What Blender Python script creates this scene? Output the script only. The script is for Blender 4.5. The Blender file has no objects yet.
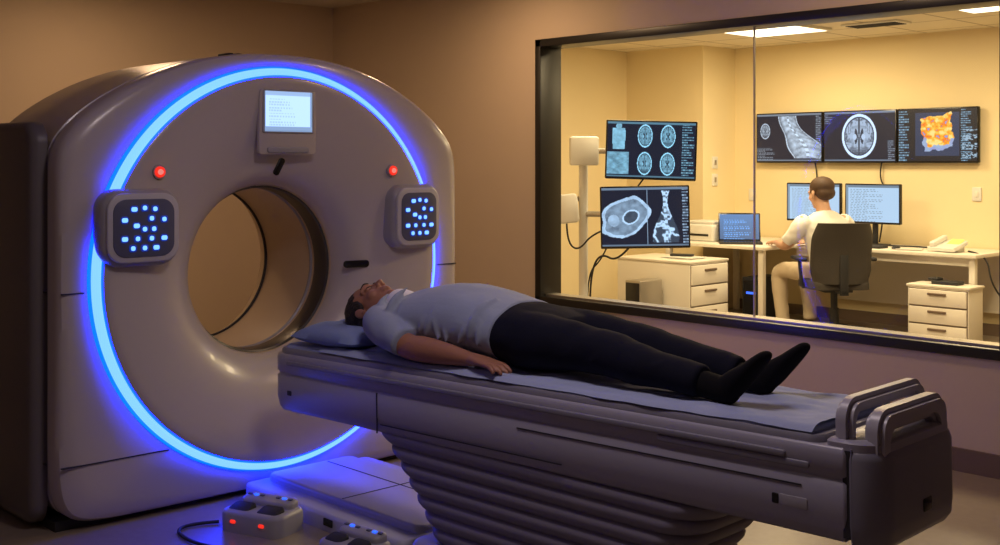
import bpy, bmesh, math, random
import numpy as np
from mathutils import Vector, Matrix, noise
random.seed(4)
C = bpy.context.scene.collection
pi = math.pi
bpy.context.scene.view_settings.view_transform = 'Standard'

# ---------------------------------------------------------------- materials
MATS = {}
def mat(name, col, rough=0.5, metal=0.0, em=None, es=0.0, bump=0.0, bscale=60, var=0.0, vscale=4, coat=0.0, spec=0.5):
    if name in MATS: return MATS[name]
    m = bpy.data.materials.new(name); m.use_nodes = True
    nt = m.node_tree; b = nt.nodes['Principled BSDF']
    b.inputs['Base Color'].default_value = (*col, 1)
    b.inputs['Roughness'].default_value = rough
    b.inputs['Metallic'].default_value = metal
    b.inputs['Coat Weight'].default_value = coat
    b.inputs['Specular IOR Level'].default_value = spec
    if em:
        b.inputs['Emission Color'].default_value = (*em, 1)
        b.inputs['Emission Strength'].default_value = es
    if bump > 0 or var > 0:
        tc = nt.nodes.new('ShaderNodeTexCoord')
    if bump > 0:
        n = nt.nodes.new('ShaderNodeTexNoise'); n.inputs['Scale'].default_value = bscale; n.inputs['Detail'].default_value = 5
        bp = nt.nodes.new('ShaderNodeBump'); bp.inputs['Strength'].default_value = bump; bp.inputs['Distance'].default_value = 0.01
        nt.links.new(tc.outputs['Object'], n.inputs['Vector'])
        nt.links.new(n.outputs['Fac'], bp.inputs['Height']); nt.links.new(bp.outputs['Normal'], b.inputs['Normal'])
    if var > 0:
        n = nt.nodes.new('ShaderNodeTexNoise'); n.inputs['Scale'].default_value = vscale; n.inputs['Detail'].default_value = 4
        r = nt.nodes.new('ShaderNodeMix'); r.data_type = 'RGBA'
        r.inputs['A'].default_value = (*[c*(1-var) for c in col], 1); r.inputs['B'].default_value = (*[min(1, c*(1+var)) for c in col], 1)
        nt.links.new(tc.outputs['Object'], n.inputs['Vector'])
        nt.links.new(n.outputs['Fac'], r.inputs['Factor']); nt.links.new(r.outputs['Result'], b.inputs['Base Color'])
    MATS[name] = m
    return m

M_shell = mat('scanner_shell', (0.58, 0.53, 0.53), 0.27, var=0.03, vscale=2, coat=.15)
M_shell2 = mat('scanner_shell_grey', (0.38, 0.37, 0.41), 0.35)
M_side_shade = mat('scanner_side_shaded', (0.17, 0.15, 0.15), 0.4)  # near cover only: shade on that side put into the base colour
M_liner = mat('bore_liner', (0.68, 0.55, 0.40), 0.35)
M_seam = mat('seam_dark', (0.03, 0.03, 0.035), 0.6)
M_trim = mat('bore_trim_grey', (0.06, 0.055, 0.055), 0.3)
M_black = mat('black_gloss', (0.012, 0.012, 0.014), 0.2)
M_blackm = mat('black_matte', (0.02, 0.02, 0.022), 0.6)
M_ring = mat('ring_light_core', (0.1, 0.3, 1.0), 0.4, em=(0.056, 0.145, 1.0), es=4.6)
M_ringe = mat('ring_halo_edge', (0.05, 0.1, 1.0), 0.4, em=(0.0, 0.007, 1.0), es=32)  # saturated edge strips stand in for the ring's glare halo, boost blue spill
M_btn = mat('button_blue', (0.2, 0.5, 1), 0.4, em=(0.16, 0.42, 1.0), es=1.7)
M_red = mat('button_red', (0.8, 0.05, 0.03), 0.4, em=(1.0, 0.03, 0.015), es=.9)
M_panel = mat('panel_face', (0.12, 0.13, 0.22), 0.3)
M_table = mat('table_shell', (0.35, 0.34, 0.42), 0.30, var=0.03, vscale=2)
M_table2 = mat('table_grey', (0.24, 0.235, 0.29), 0.36)
M_plate = mat('base_plate_shell', (0.45, 0.45, 0.55), 0.4)
M_bellow = mat('bellows', (0.22, 0.205, 0.26), 0.6)
M_sheet = mat('sheet_cloth', (0.36, 0.42, 0.64), 0.85, bump=0.2, bscale=30)
M_pillow = mat('pillow_cloth', (0.22, 0.29, 0.54), 0.85, bump=0.2, bscale=30)
M_wall = mat('wall_paint', (0.60, 0.49, 0.37), 0.75, bump=0.05, bscale=150, var=0.03)
M_wallc = mat('wall_paint_cream', (0.86, 0.73, 0.46), 0.75, var=0.02)
M_base = mat('baseboard_mat', (0.16, 0.11, 0.08), 0.6)
M_ceil = mat('ceiling_paint', (0.62, 0.57, 0.50), 0.9)
M_frame = mat('window_frame_black', (0.015, 0.014, 0.013), 0.35)
M_alu = mat('aluminium', (0.45, 0.42, 0.38), 0.35, 0.8)
M_white = mat('white_laminate', (0.82, 0.77, 0.68), 0.45)
M_white2 = mat('white_plastic', (0.75, 0.74, 0.70), 0.4)
M_skin = mat('skin', (0.38, 0.17, 0.105), 0.5, bump=0.05, bscale=80, var=0.06, vscale=9)
M_skin2 = mat('skin_fair', (0.62, 0.36, 0.24), 0.5, var=0.05, vscale=9)
M_hair = mat('hair_dark', (0.018, 0.012, 0.010), 0.6, bump=0.6, bscale=120)
M_hair2 = mat('hair_brown', (0.07, 0.035, 0.018), 0.6, bump=0.6, bscale=120)
M_shirt = mat('shirt_grey', (0.31, 0.36, 0.50), 0.9, bump=0.08, bscale=90)
M_shirtw = mat('shirt_white', (0.85, 0.84, 0.82), 0.9, bump=0.1, bscale=60)
M_pants = mat('trousers_navy', (0.009, 0.010, 0.021), 0.9, bump=0.08, bscale=90, spec=.15)
M_pantsb = mat('trousers_beige', (0.66, 0.55, 0.40), 0.85)
M_sock = mat('sock_black', (0.007, 0.007, 0.009), 0.95, bump=0.1, bscale=200, spec=.15)
M_shoe = mat('shoe_dark', (0.03, 0.025, 0.02), 0.5)
M_collar = mat('collar_foam', (0.80, 0.80, 0.88), 0.9)
M_chair = mat('chair_fabric', (0.045, 0.038, 0.032), 0.8, bump=0.2, bscale=120)
M_blue = mat('indicator_blue', (0.1, 0.2, 0.9), 0.4, em=(0.02, 0.12, 1.0), es=1.5)

M_floor = mat('floor_vinyl', (0.27, 0.22, 0.175), 0.30, var=0.15, vscale=25)
def tile_mat():
    m = bpy.data.materials.new('ceiling_tiles'); m.use_nodes = True; nt = m.node_tree
    b = nt.nodes['Principled BSDF']; b.inputs['Roughness'].default_value = .9
    tc = nt.nodes.new('ShaderNodeTexCoord'); br = nt.nodes.new('ShaderNodeTexBrick')
    br.offset = 0; br.inputs['Scale'].default_value = 1; br.inputs['Brick Width'].default_value = .6; br.inputs['Row Height'].default_value = .6
    br.inputs['Mortar Size'].default_value = .012
    br.inputs['Color1'].default_value = (.80, .72, .56, 1); br.inputs['Color2'].default_value = (.78, .70, .54, 1); br.inputs['Mortar'].default_value = (.45, .38, .27, 1)
    nt.links.new(tc.outputs['Object'], br.inputs['Vector']); nt.links.new(br.outputs['Color'], b.inputs['Base Color'])
    return m
M_tiles = tile_mat()
def glass_mat():
    m = bpy.data.materials.new('window_glass'); m.use_nodes = True; nt = m.node_tree
    for n in list(nt.nodes): nt.nodes.remove(n)
    o = nt.nodes.new('ShaderNodeOutputMaterial'); mx = nt.nodes.new('ShaderNodeMixShader')
    t = nt.nodes.new('ShaderNodeBsdfTransparent'); g = nt.nodes.new('ShaderNodeBsdfGlossy'); g.inputs['Roughness'].default_value = 0.0
    t.inputs['Color'].default_value = (.97, .97, .96, 1)
    f = nt.nodes.new('ShaderNodeFresnel'); f.inputs['IOR'].default_value = 1.45
    mu = nt.nodes.new('ShaderNodeMath'); mu.operation = 'MULTIPLY'; mu.inputs[1].default_value = .22
    nt.links.new(f.outputs[0], mu.inputs[0])
    nt.links.new(mu.outputs[0], mx.inputs[0]); nt.links.new(t.outputs[0], mx.inputs[1]); nt.links.new(g.outputs[0], mx.inputs[2])
    nt.links.new(mx.outputs[0], o.inputs[0]); return m
M_glass = glass_mat()
_emc = {}
def screen_mat(st):
    if st in _emc: return _emc[st]
    m = bpy.data.materials.new('screen_display'); m.use_nodes = True; nt = m.node_tree
    b = nt.nodes['Principled BSDF']; b.inputs['Base Color'].default_value = (.01, .01, .01, 1); b.inputs['Roughness'].default_value = .35
    a = nt.nodes.new('ShaderNodeAttribute'); a.attribute_name = 'Col'
    nt.links.new(a.outputs['Color'], b.inputs['Emission Color']); b.inputs['Emission Strength'].default_value = st
    _emc[st] = m; return m

# ---------------------------------------------------------------- helpers
PINV = {}
def group(name, loc=(0, 0, 0), local=False, rot=(0, 0, 0)):
    e = bpy.data.objects.new(name, None); e.empty_display_size = .1
    e.location = loc; e.rotation_euler = rot; C.objects.link(e)
    PINV[e.name] = Matrix.Identity(4) if local else Matrix.Translation(-Vector(loc))
    return e
def link(name, me, m=None, parent=None):
    o = bpy.data.objects.new(name, me); C.objects.link(o)
    if m is not None:
        for x in (m if isinstance(m, (list, tuple)) else [m]): me.materials.append(x)
    if parent is not None:
        o.parent = parent; o.matrix_parent_inverse = PINV[parent.name]
    return o
def finish(name, bm, m=None, parent=None, smooth=True, ang=40, norm=True):
    if norm: bmesh.ops.recalc_face_normals(bm, faces=bm.faces)
    me = bpy.data.meshes.new(name); bm.to_mesh(me); bm.free()
    if smooth:
        me.polygons.foreach_set('use_smooth', [True]*len(me.polygons))
        me.set_sharp_from_angle(angle=math.radians(ang))
    return link(name, me, m, parent)
def addbox(bm, c, s, rotz=0, bev=0, seg=3, M=None):
    r = bmesh.ops.create_cube(bm, size=1)
    vs = r['verts']
    T = Matrix.Translation(c) @ Matrix.Rotation(rotz, 4, 'Z') @ Matrix.Diagonal((*s, 1))
    if M is not None: T = M @ T
    bmesh.ops.transform(bm, matrix=T, verts=vs)
    if bev > 0:
        es = list({e for v in vs for e in v.link_edges})
        bmesh.ops.bevel(bm, geom=es, offset=bev, segments=seg, affect='EDGES', profile=.5)
def box(name, c, s, m, parent=None, bev=0.0, seg=3, rotz=0, M=None):
    bm = bmesh.new(); addbox(bm, c, s, rotz, bev, seg, M)
    return finish(name, bm, m, parent)
def addcyl(bm, p1, p2, r1, r2=None, seg=20):
    if r2 is None: r2 = r1
    p1 = Vector(p1); p2 = Vector(p2); d = p2-p1; L = d.length
    r = bmesh.ops.create_cone(bm, cap_ends=True, segments=seg, radius1=r1, radius2=r2, depth=L)
    q = d.to_track_quat('Z', 'Y').to_matrix().to_4x4()
    bmesh.ops.transform(bm, matrix=Matrix.Translation((p1+p2)/2) @ q, verts=r['verts'])
def cyl(name, p1, p2, r, m, parent=None, r2=None, seg=20):
    bm = bmesh.new(); addcyl(bm, p1, p2, r, r2, seg); return finish(name, bm, m, parent)
def frame(o, xd, yd):
    x = Vector(xd).normalized(); y = Vector(yd).normalized(); z = x.cross(y).normalized(); y = z.cross(x)
    M = Matrix((x, y, z)).transposed().to_4x4(); M.translation = Vector(o); return M
FX = lambda x, y, z: frame((x, y, z), (0, 1, 0), (0, 0, 1))     # faces +X
FNY = lambda x, y, z: frame((x, y, z), (1, 0, 0), (0, 0, 1))    # faces -Y
FUP = lambda x, y, z: frame((x, y, z), (1, 0, 0), (0, 1, 0))    # faces up
def rr(w, h, rad, seg=8):
    pts = []
    for cx, cy, a0 in ((w/2-rad, h/2-rad, 0), (-w/2+rad, h/2-rad, 90), (-w/2+rad, -h/2+rad, 180), (w/2-rad, -h/2+rad, 270)):
        for i in range(seg+1):
            a = math.radians(a0+90*i/seg); pts.append((cx+rad*math.cos(a), cy+rad*math.sin(a)))
    return pts
def addslab(bm, M, w, h, d, rad=.01, bev=.004):
    rings = []
    prof = [(0, 0), (0, max(d-bev, d*.5)), (bev*.3, d-bev*.3), (bev, d)]
    for off, z in prof:
        off = min(off, rad*.9)
        rings.append([bm.verts.new(M @ Vector((x, y, z))) for x, y in rr(w-2*off, h-2*off, max(rad-off, .0005))])
    n = len(rings[0])
    for a, b in zip(rings, rings[1:]):
        for i in range(n): bm.faces.new((a[i], a[(i+1) % n], b[(i+1) % n], b[i]))
    bm.faces.new(rings[-1]); bm.faces.new(list(reversed(rings[0])))
def slab(name, M, w, h, d, m, parent=None, rad=.01, bev=.004):
    bm = bmesh.new(); addslab(bm, M, w, h, d, rad, bev); return finish(name, bm, m, parent, ang=50)
def curve(name, pts, r, m, parent=None, cyclic=False):
    cu = bpy.data.curves.new(name, 'CURVE'); cu.dimensions = '3D'; cu.bevel_depth = r; cu.bevel_resolution = 4
    cu.use_fill_caps = True
    sp = cu.splines.new('NURBS'); sp.points.add(len(pts)-1)
    for p, q in zip(sp.points, pts): p.co = (*q, 1)
    sp.use_endpoint_u = True; sp.order_u = 3; sp.use_cyclic_u = cyclic
    o = bpy.data.objects.new(name, cu); C.objects.link(o); cu.materials.append(m)
    if parent is not None: o.parent = parent; o.matrix_parent_inverse = PINV[parent.name]
    return o

# raster screens ---------------------------------------------------------
def screen(name, M, w, h, nx, ny, fn, st, parent):
    xs = np.linspace(-w/2, w/2, nx+1); ys = np.linspace(-h/2, h/2, ny+1)
    X, Y = np.meshgrid(xs, ys)
    V = [M @ Vector((a, b, 0)) for a, b in zip(X.ravel(), Y.ravel())]
    F = [(j*(nx+1)+i, j*(nx+1)+i+1, (j+1)*(nx+1)+i+1, (j+1)*(nx+1)+i) for j in range(ny) for i in range(nx)]
    me = bpy.data.meshes.new(name); me.from_pydata(V, [], F)
    u = (np.arange(nx)+.5)/nx; v = (np.arange(ny)+.5)/ny
    U, W = np.meshgrid(u, v)
    col = np.clip(fn(U, W, w/h), 0, 1.5).reshape(-1, 3)
    ca = me.color_attributes.new('Col', 'FLOAT_COLOR', 'CORNER')
    c4 = np.concatenate([np.repeat(col, 4, 0), np.ones((len(col)*4, 1))], 1)
    ca.data.foreach_set('color', c4.ravel().astype(np.float32))
    return link(name, me, screen_mat(st), parent)
def grey(g, tint=(.85, .95, 1.05)): return np.stack([g*t for t in tint], -1)
def vnoise(x, y, seed=0):
    xi = np.floor(x).astype(int); yi = np.floor(y).astype(int); fx = x-xi; fy = y-yi
    fx = fx*fx*(3-2*fx); fy = fy*fy*(3-2*fy)
    def hsh(a, b): 
        s = np.sin(a*127.1+b*311.7+seed*74.7)*43758.5453
        return s-np.floor(s)
    return (hsh(xi, yi)*(1-fx)+hsh(xi+1, yi)*fx)*(1-fy)+(hsh(xi, yi+1)*(1-fx)+hsh(xi+1, yi+1)*fx)*fy
def fbm(x, y, seed=0): return .55*vnoise(x, y, seed)+.3*vnoise(x*2.1, y*2.1, seed+1)+.15*vnoise(x*4.3, y*4.3, seed+2)
def axial(x, y, kind=0):
    r = np.sqrt((x/.82)**2+(y)**2)
    ax = np.abs(x)
    ridge = 1-np.abs(2*fbm(ax*5+kind*3.1+2*vnoise(ax*3, y*3), y*5+kind, 5)-1)*3.0
    g = np.clip(.50-.42*np.clip(ridge, 0, 1)*np.clip((r-.2)*2, .2, 1), 0, 1)
    g = np.where(ax < .025+.015*vnoise(y*9, y*0+2), .05, g)
    q = ((ax-.12-.10*np.abs(y))/.075)**2+((y)/.34)**2
    g = np.where(q < 1, .03, g)
    q = ((ax-.20)/.09)**2+((y+.03)/.13)**2
    g = np.where((q < 1), .62, g)
    g = np.where(r > .80, .03, g)
    g = np.where((r > .86) & (r < .98), .92, g)
    return np.where(r > .99, 0, g)
def nz(x, y, s=1): return fbm(x*8*s, y*8*s, 9)
def ui(g, u, v):
    g = np.where((v > .965), .25, g); g = np.where(v < .03, .2, g); return g
def bars(u, v, n, seed=1):
    row = np.floor(v*n); ph = (row*7.13+seed) % 3.1
    return ((v*n) % 1 < .5) & (u < .35+.2*np.sin(ph*3)+.15) & (np.sin(u*90+ph*5) > -.4)
BG = np.array([.004, .010, .030])
def img_bone(u, v, a):
    g = np.zeros_like(u)
    x = (u-.13)*a/.15; y = (v-.64)/.17
    g = np.where(x**2+y**2 < 1, axial(x, y)*.8, g)
    cx = .64-.30*(v-.5)+.05*np.sin(v*6); wd = .14+.13*np.exp(-((v-.28)/.24)**2)
    t = (u-cx)/wd
    b = (np.abs(t) < 1) & (v > .06) & (v < .95)
    rib = .5+.5*np.sin(55*(v+.12*t*t)+1.5*fbm(u*8, v*8))
    tex = fbm(u*22, v*16, 3)*.8+.25*rib
    g = np.where(b, (.14+.85*tex)*np.clip(1.2-t*t, 0, 1), g)
    g = np.where(b & (np.abs(t-.05) < .10), .35+.6*(np.sin(60*v) > -.2), g)
    g = np.where(b & (np.abs(t) > .93), .8, g)
    g = np.where(bars((u-.92)*6, v, 26) & (u > .92), .4, g)
    g = np.where((u < .28) & (v < .3) & bars(u*2.5, v, 30, 2), .3, g)
    return grey(ui(g, u, v), (.70, .86, 1.05))+BG
def img_brain(u, v, a):
    g = axial((u-.5)*2*a/.95, (v-.5)*2/.92)*1.15
    g = np.where((u < .12) & (v > .75) & bars(u*6, v, 26), .35, g)
    g = np.where((u > .9) & (v < .4) & bars((u-.9)*7, v, 26), .35, g)
    return grey(ui(g, u, v), (.65, .85, 1.15))+BG
def img_heat(u, v, a):
    base = grey(np.where((u > .22) & (u < .78) & (v > .1) & (v < .93), .05, .008), (.4, .8, 2.0))
    x = (u-.5)*a/.36; y = (v-.54)/.36
    r = np.maximum(np.abs(x*.95+.1*y), np.abs(y*.85-.1*x))+.35*(fbm(u*9+3, v*9, 4)-.5)
    h = fbm(u*18, v*13, 7)
    m = r < .80
    k = np.clip((h-.25)*2.4, 0, 1)
    hot = np.stack([.85+.15*k, .13+.60*k**1.4, .015+.25*k**5], -1)
    cold = np.stack([.25+.1*h, .25+.3*h, .65+0*h], -1)
    c = np.where(((h < .30) | ((r > .62) & (y < -.3)))[..., None], cold, hot)
    out = np.where(m[..., None], c, base)
    t = ((u < .2) & bars(u*5, v, 20)) | ((u > .8) & bars((u-.8)*5, v, 24, 2))
    out = np.where(t[..., None], np.array([.2, .4, .6]), out)
    th = (u > .82) & (v < .6) & (((v*6) % 1) > .35)
    return np.where((th & (nz(u*6, v*6) > .5))[..., None], np.array([.3, .45, .6]), out)
def img_grid(u, v, a):
    g = np.zeros_like(u)+.0
    uu = (u-.30)/.52; k = (uu >= 0) & (uu < 1)
    cx = (uu*2) % 1; cy = (v*2) % 1
    g = np.where(k, axial((cx-.5)*2.5, (cy-.5)*2.35, np.floor(v*2)*2+np.floor(uu*2)), g)
    x = (u-.13); body = ((np.abs(x) < .07*(1.1-.6*np.abs(v-.75))) & (v > .5) & (v < .88)) | ((x/.035)**2+((v-.92)/.05)**2 < 1)
    g = np.where(body, .35+.5*nz(u*3, v*2), g)
    g = np.where((u < .25) & (v > .05) & (v < .45), .15+.6*nz(u*3, v*3), g)
    g = np.where((u > .85) & bars((u-.85)*5, v, 22), .45, g)
    return grey(ui(g, u, v), (.35, .8, 1.1))+BG
def img_pelvis(u, v, a):
    g = np.zeros_like(u)
    # large curved bone cut in profile, with cortical rim and marrow texture
    x = (u-.27)*a/.40; y = (v-.50)/.40
    xr = x*.88+y*.47; yr = -x*.47+y*.88
    q = np.sqrt((xr)**2*.85+(yr*1.25)**2)+.30*(fbm(u*5, v*5, 11)-.5)
    tex = fbm(u*16, v*13, 13)
    g = np.where(q < 1, .10+.45*tex, g)
    g = np.where((q < 1) & (q > .86), .55+.4*tex, g)
    q2 = np.sqrt(((xr-.22)/.40)**2+((yr+.12)/.30)**2)+.15*(fbm(u*7, v*7, 31)-.5)
    g = np.where(q2 < .8, .03+.08*tex, g); g = np.where((q2 < 1.0) & (q2 > .8), .85, g)
    q3 = np.sqrt(((xr+.50)/.24)**2+((yr-.10)/.26)**2)
    g = np.where(q3 < 1, .75-.4*tex, g)
    g = np.where(np.abs(u-.53) < .004, .5, g)
    k = (u > .56) & (u < .92) & (v > .06) & (v < .94)
    x = (u-.74)/.16; env = np.abs(x) < .55+.40*np.sin(v*5+.9)
    rid = np.abs(2*fbm(u*13+2*v, v*8, 21)-1)
    g = np.where(k & env, np.clip(.15+(.25-rid)*5, .06, .95), g)
    g = np.where(k & (np.abs(x-.08*np.sin(v*6)) < .10), .3+.6*(np.sin(v*65) > -.3), g)
    g = np.where((u > .93) & bars((u-.93)*6, v, 20), .5, g)
    return grey(ui(g, u, v), (.55, .82, 1.15))+BG
def img_doc(u, v, a):
    g = np.zeros_like(u)+.85
    g = np.where(v > .93, .30, g)
    g = np.where(bars((u-.08)*1.1, v, 22) & (u > .08) & (u < .92) & (v < .88), .50, g)
    g = np.where((u < .05), .4, g)
    return grey(g, (.55, .80, 1.1))
def img_lap(u, v, a):
    g = .25+.2*v
    g = np.where(bars((u-.1), v, 12) & (u > .1) & (v < .8), .8, g)
    return grey(g, (.15, .5, 1.2))
def img_gan(u, v, a):
    g = np.zeros_like(u)+1.0
    g = np.where(v > .90, .60, g)
    g = np.where((v < .85) & bars((u-.08)*1.2, v, 14) & (u > .08) & (v > .14), .74, g)
    g = np.where((u > .95) | (u < .02) | (v < .05), .4, g)
    g = np.where((v < .12) & (v > .05), .45, g)
    return grey(g, (.55, .82, 1.35))

def lathe(name, prof, m, parent, cy, cz, seg=128, closed=False):
    bm = bmesh.new(); rows = []
    for r, x in prof:
        rows.append([bm.verts.new((x, cy+r*math.cos(2*pi*i/seg), cz+r*math.sin(2*pi*i/seg))) for i in range(seg)])
    pr = list(zip(rows, rows[1:]))
    if closed: pr.append((rows[-1], rows[0]))
    for a, b in pr:
        for i in range(seg): bm.faces.new((a[i], a[(i+1) % seg], b[(i+1) % seg], b[i]))
    return finish(name, bm, m, parent)

# ---------------------------------------------------------------- ROOM
XL = -7.6; YW = 5.4; WT = .16; XR = 2.2; YF = -2.4; HC = 2.705; HK = 2.62; YB = 9.8
WX0, WX1, WZ0, WZ1 = -5.315, -2.235, .551, 2.276
floor = box('floor', ((XL+XR)/2-.2, (YF+YB)/2, -.05), (XR-XL+1, YB-YF+.4, .1), M_floor)
box('ceiling', ((XL+XR)/2, (YF+YW)/2+.0, HC+.05), (XR-XL, YW-YF, .1), M_ceil)
box('ceiling.001', ((-7.8+XR)/2, (YW+WT+YB)/2, HK+.05), (XR+7.8, YB-YW-WT, .1), M_tiles)
box('wall_left', (XL-.05, (YF+YW)/2, HC/2), (.1, YW-YF, HC), M_wall)
box('wall_right', (XR+.05, (YF+YB)/2, HC/2), (.1, YB-YF, HC), M_wall)
box('wall_front', ((XL+XR)/2, YF-.05, HC/2), (XR-XL, .1, HC), M_wall)
bm = bmesh.new()
yc = YW+WT/2
X0 = -7.95
addbox(bm, ((X0+WX0)/2, yc, HC/2), (WX0-X0, WT, HC))
addbox(bm, ((WX1+XR)/2, yc, HC/2), (XR-WX1, WT, HC))
addbox(bm, ((WX0+WX1)/2, yc, WZ0/2), (WX1-WX0, WT, WZ0))
addbox(bm, ((WX0+WX1)/2, yc, (WZ1+HC)/2), (WX1-WX0, WT, HC-WZ1))
finish('wall_back', bm, M_wall, smooth=False)
box('wall_control_left', (-7.85, (YW+WT+9.26)/2, HK/2), (.1, 9.26-YW-WT, HK), M_wallc)
box('wall_control_jog', ((-7.9-6.83)/2, 9.26+.27, HK/2), (7.9-6.83, .54, HK), M_wallc)
box('wall_control_back', ((-6.83+XR)/2, YB+.05, HK/2), (XR+6.83, .1, HK), M_wallc)
box('baseboard_back', ((XL+XR)/2, YW-.008, .055), (XR-XL, .016, .11), M_base)
box('baseboard_left', (XL+.008, (YF+YW)/2, .055), (.016, YW-YF-.04, .11), M_base)
box('baseboard_control', ((-6.83+XR)/2, YB-.008, .05), (XR+6.83, .016, .10), M_base)
# window
win = group('window_1', ((WX0+WX1)/2, YW, WZ0))
bm = bmesh.new(); fw = .05; fd = .20; fy = YW+WT/2-.0
addbox(bm, ((WX0+WX1)/2, fy, WZ1-fw/2), (WX1-WX0, fd, fw), bev=.004)
addbox(bm, ((WX0+WX1)/2, fy, WZ0+fw/2), (WX1-WX0, fd, fw), bev=.004)
addbox(bm, (WX0+fw/2, fy, (WZ0+WZ1)/2), (fw, fd, WZ1-WZ0), bev=.004)
addbox(bm, (WX1-fw/2, fy, (WZ0+WZ1)/2), (fw, fd, WZ1-WZ0), bev=.004)
finish('frame', bm, M_frame, win)
box('inner_sill', ((WX0+WX1)/2, fy, WZ0+fw+.006), (WX1-WX0-.1, .10, .012), M_alu, win)
GX = -3.69
for i, (a, b) in enumerate(((WX0+fw, GX-.004), (GX+.004, WX1-fw))):
    me = bpy.data.meshes.new('pane'); z0, z1 = WZ0+fw, WZ1-fw
    me.from_pydata([(a, fy, z0), (b, fy, z0), (b, fy, z1), (a, fy, z1)], [], [(0, 1, 2, 3)])
    link('pane_%d' % (i+1), me, M_glass, win)
box('joint', (GX, fy, (WZ0+WZ1)/2), (.007, .012, WZ1-WZ0-.1), M_alu, win)

# ---------------------------------------------------------------- CT SCANNER
CY, CZ = 2.89, 1.0
ct = group('ct_scanner', (-4.9, CY, 0))
HWD = 1.045
def inside(dy, z):
    dy -= .025
    q = min(abs(dy)/HWD, 1.0)
    zt = 1.965-.38*q**2.3
    h = (z-1)/(zt-1) if z > 1 else (1-z)/.98
    return (abs(dy)/HWD)**14+abs(h)**14 <= 1
def rout(a):
    lo, hi = .5, 2.0
    for _ in range(30):
        m = (lo+hi)/2
        if inside(m*math.cos(a), 1+m*math.sin(a)): lo = m
        else: hi = m
    return lo
NS = 320
RO = [rout(2*pi*i/NS) for i in range(NS)]
P = []
for r, x in ((.47, -5.36), (.41, -5.30), (.388, -5.22), (.385, -5.0), (.385, -4.70), (.387, -4.63), (.394, -4.60), (.412, -4.565), (.445, -4.53), (.49, -4.50),
             (.56, -4.468), (.64, -4.445), (.73, -4.428), (.81, -4.419), (.850, -4.416), (.858, -4.420), (.860, -4.436), (.905, -4.474), (.907, -4.466), (.912, -4.463)):
    P.append(('r', r, x))
for f, x in ((.3, -4.463), (.7, -4.466), (.88, -4.474), (.96, -4.488), (1.0, -4.515)): P.append(('f', f, x))
for o, x in ((0, -4.575), (-.018, -4.580), (-.018, -4.598), (0, -4.603), (.0, -4.9), (.0, -5.24), (-.02, -5.31), (-.07, -5.35), (-.16, -5.36)): P.append(('o', o, x))
def bz(k, v): return -.018 if (k == 'r' and v < .5) else 0.0
bm = bmesh.new(); rows = []
for k, v, x in P:
    row = []
    for i in range(NS):
        a = 2*pi*i/NS
        R = v if k == 'r' else (.912+(RO[i]-.912)*v if k == 'f' else RO[i]+v)
        row.append(bm.verts.new((x, CY+R*math.cos(a), CZ+bz(k, v)+R*math.sin(a))))
    rows.append(row)
rows.append(rows[0])
for j in range(len(rows)-1):
    a, b = rows[j], rows[j+1]
    for i in range(NS):
        f = bm.faces.new((a[i], a[(i+1) % NS], b[(i+1) % NS], b[i]))
        if j <= 4: f.material_index = 1
        if P[j][0] == 'o' and P[j][2] in (-4.580, -4.575): f.material_index = 2
finish('gantry_housing', bm, [M_shell, M_liner, M_seam], ct, ang=35)
lathe('ring_light_core', [(.866, -4.428), (.873, -4.425), (.882, -4.430), (.892, -4.440), (.898, -4.450)], M_ring, ct, CY, CZ, seg=180)
lathe('ring_halo_inner', [(.858, -4.432), (.860, -4.427), (.866, -4.428)], M_ringe, ct, CY, CZ, seg=180)
lathe('ring_halo_outer', [(.898, -4.450), (.902, -4.458), (.905, -4.474)], M_ringe, ct, CY, CZ, seg=180)
BZ = CZ-.018
lathe('bore_trim', [(.3852, -4.645), (.376, -4.65), (.373, -4.665), (.373, -4.74), (.376, -4.755), (.3852, -4.76)], M_trim, ct, CY, BZ)
lathe('bore_trim_inner', [(.3852, -4.785), (.378, -4.79), (.378, -4.80), (.3852, -4.805)], M_shell2, ct, CY, BZ)
lathe('bore_rear_edge', [(.3875, -5.20), (.380, -5.205), (.380, -5.215), (.389, -5.225)], M_seam, ct, CY, BZ)
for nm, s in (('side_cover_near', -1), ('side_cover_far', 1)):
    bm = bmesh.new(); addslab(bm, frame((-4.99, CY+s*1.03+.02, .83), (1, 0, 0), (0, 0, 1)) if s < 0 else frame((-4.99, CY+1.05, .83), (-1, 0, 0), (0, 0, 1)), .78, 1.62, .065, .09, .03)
    finish(nm, bm, M_side_shade if s < 0 else M_shell, ct, ang=50)
bm = bmesh.new()
for i in range(9):
    y = CY-.16+i*.045
    addbox(bm, (-4.68, y, 1.966), (.10, .022, .01), bev=.002, seg=1)
finish('crown_vents', bm, M_seam, ct)
bm = bmesh.new()
for z in (.955, .27):
    hw = math.sqrt(max(0, .91**2-(z-CZ)**2)); 
    for s in (-1, 1):
        a = CY+.02+s*1.03; b = CY+s*(hw+.01)
        addbox(bm, (-4.467, (a+b)/2, z), (.012, abs(a-b), .005))
        addbox(bm, (-4.98, CY+.02+s*1.045, z), (.8, .006, .005))
finish('fascia_seams', bm, M_seam, ct)
slab('service_lid', frame((-4.449, 3.12, .34), (0, 1, 0), (.05, 0, 1)), .34, .15, .012, M_shell, ct, .03, .005)
bm = bmesh.new(); addslab(bm, frame((-4.4495, 3.12, .34), (0, 1, 0), (.05, 0, 1)), .35, .16, .006, .035, .002); finish('service_lid_gap', bm, M_seam, ct)
slab('display_housing', frame((-4.436, 2.895, 1.655), (0, 1, 0), (.02, 0, 1)), .30, .29, .018, M_shell, ct, .016, .004)
slab('display_bezel', FX(-4.422, 2.895, 1.702), .27, .195, .008, M_shell2, ct, .010, .003)
screen('display_screen', FX(-4.4128, 2.895, 1.702), .25, .180, 70, 48, img_gan, 1.1, ct)
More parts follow.
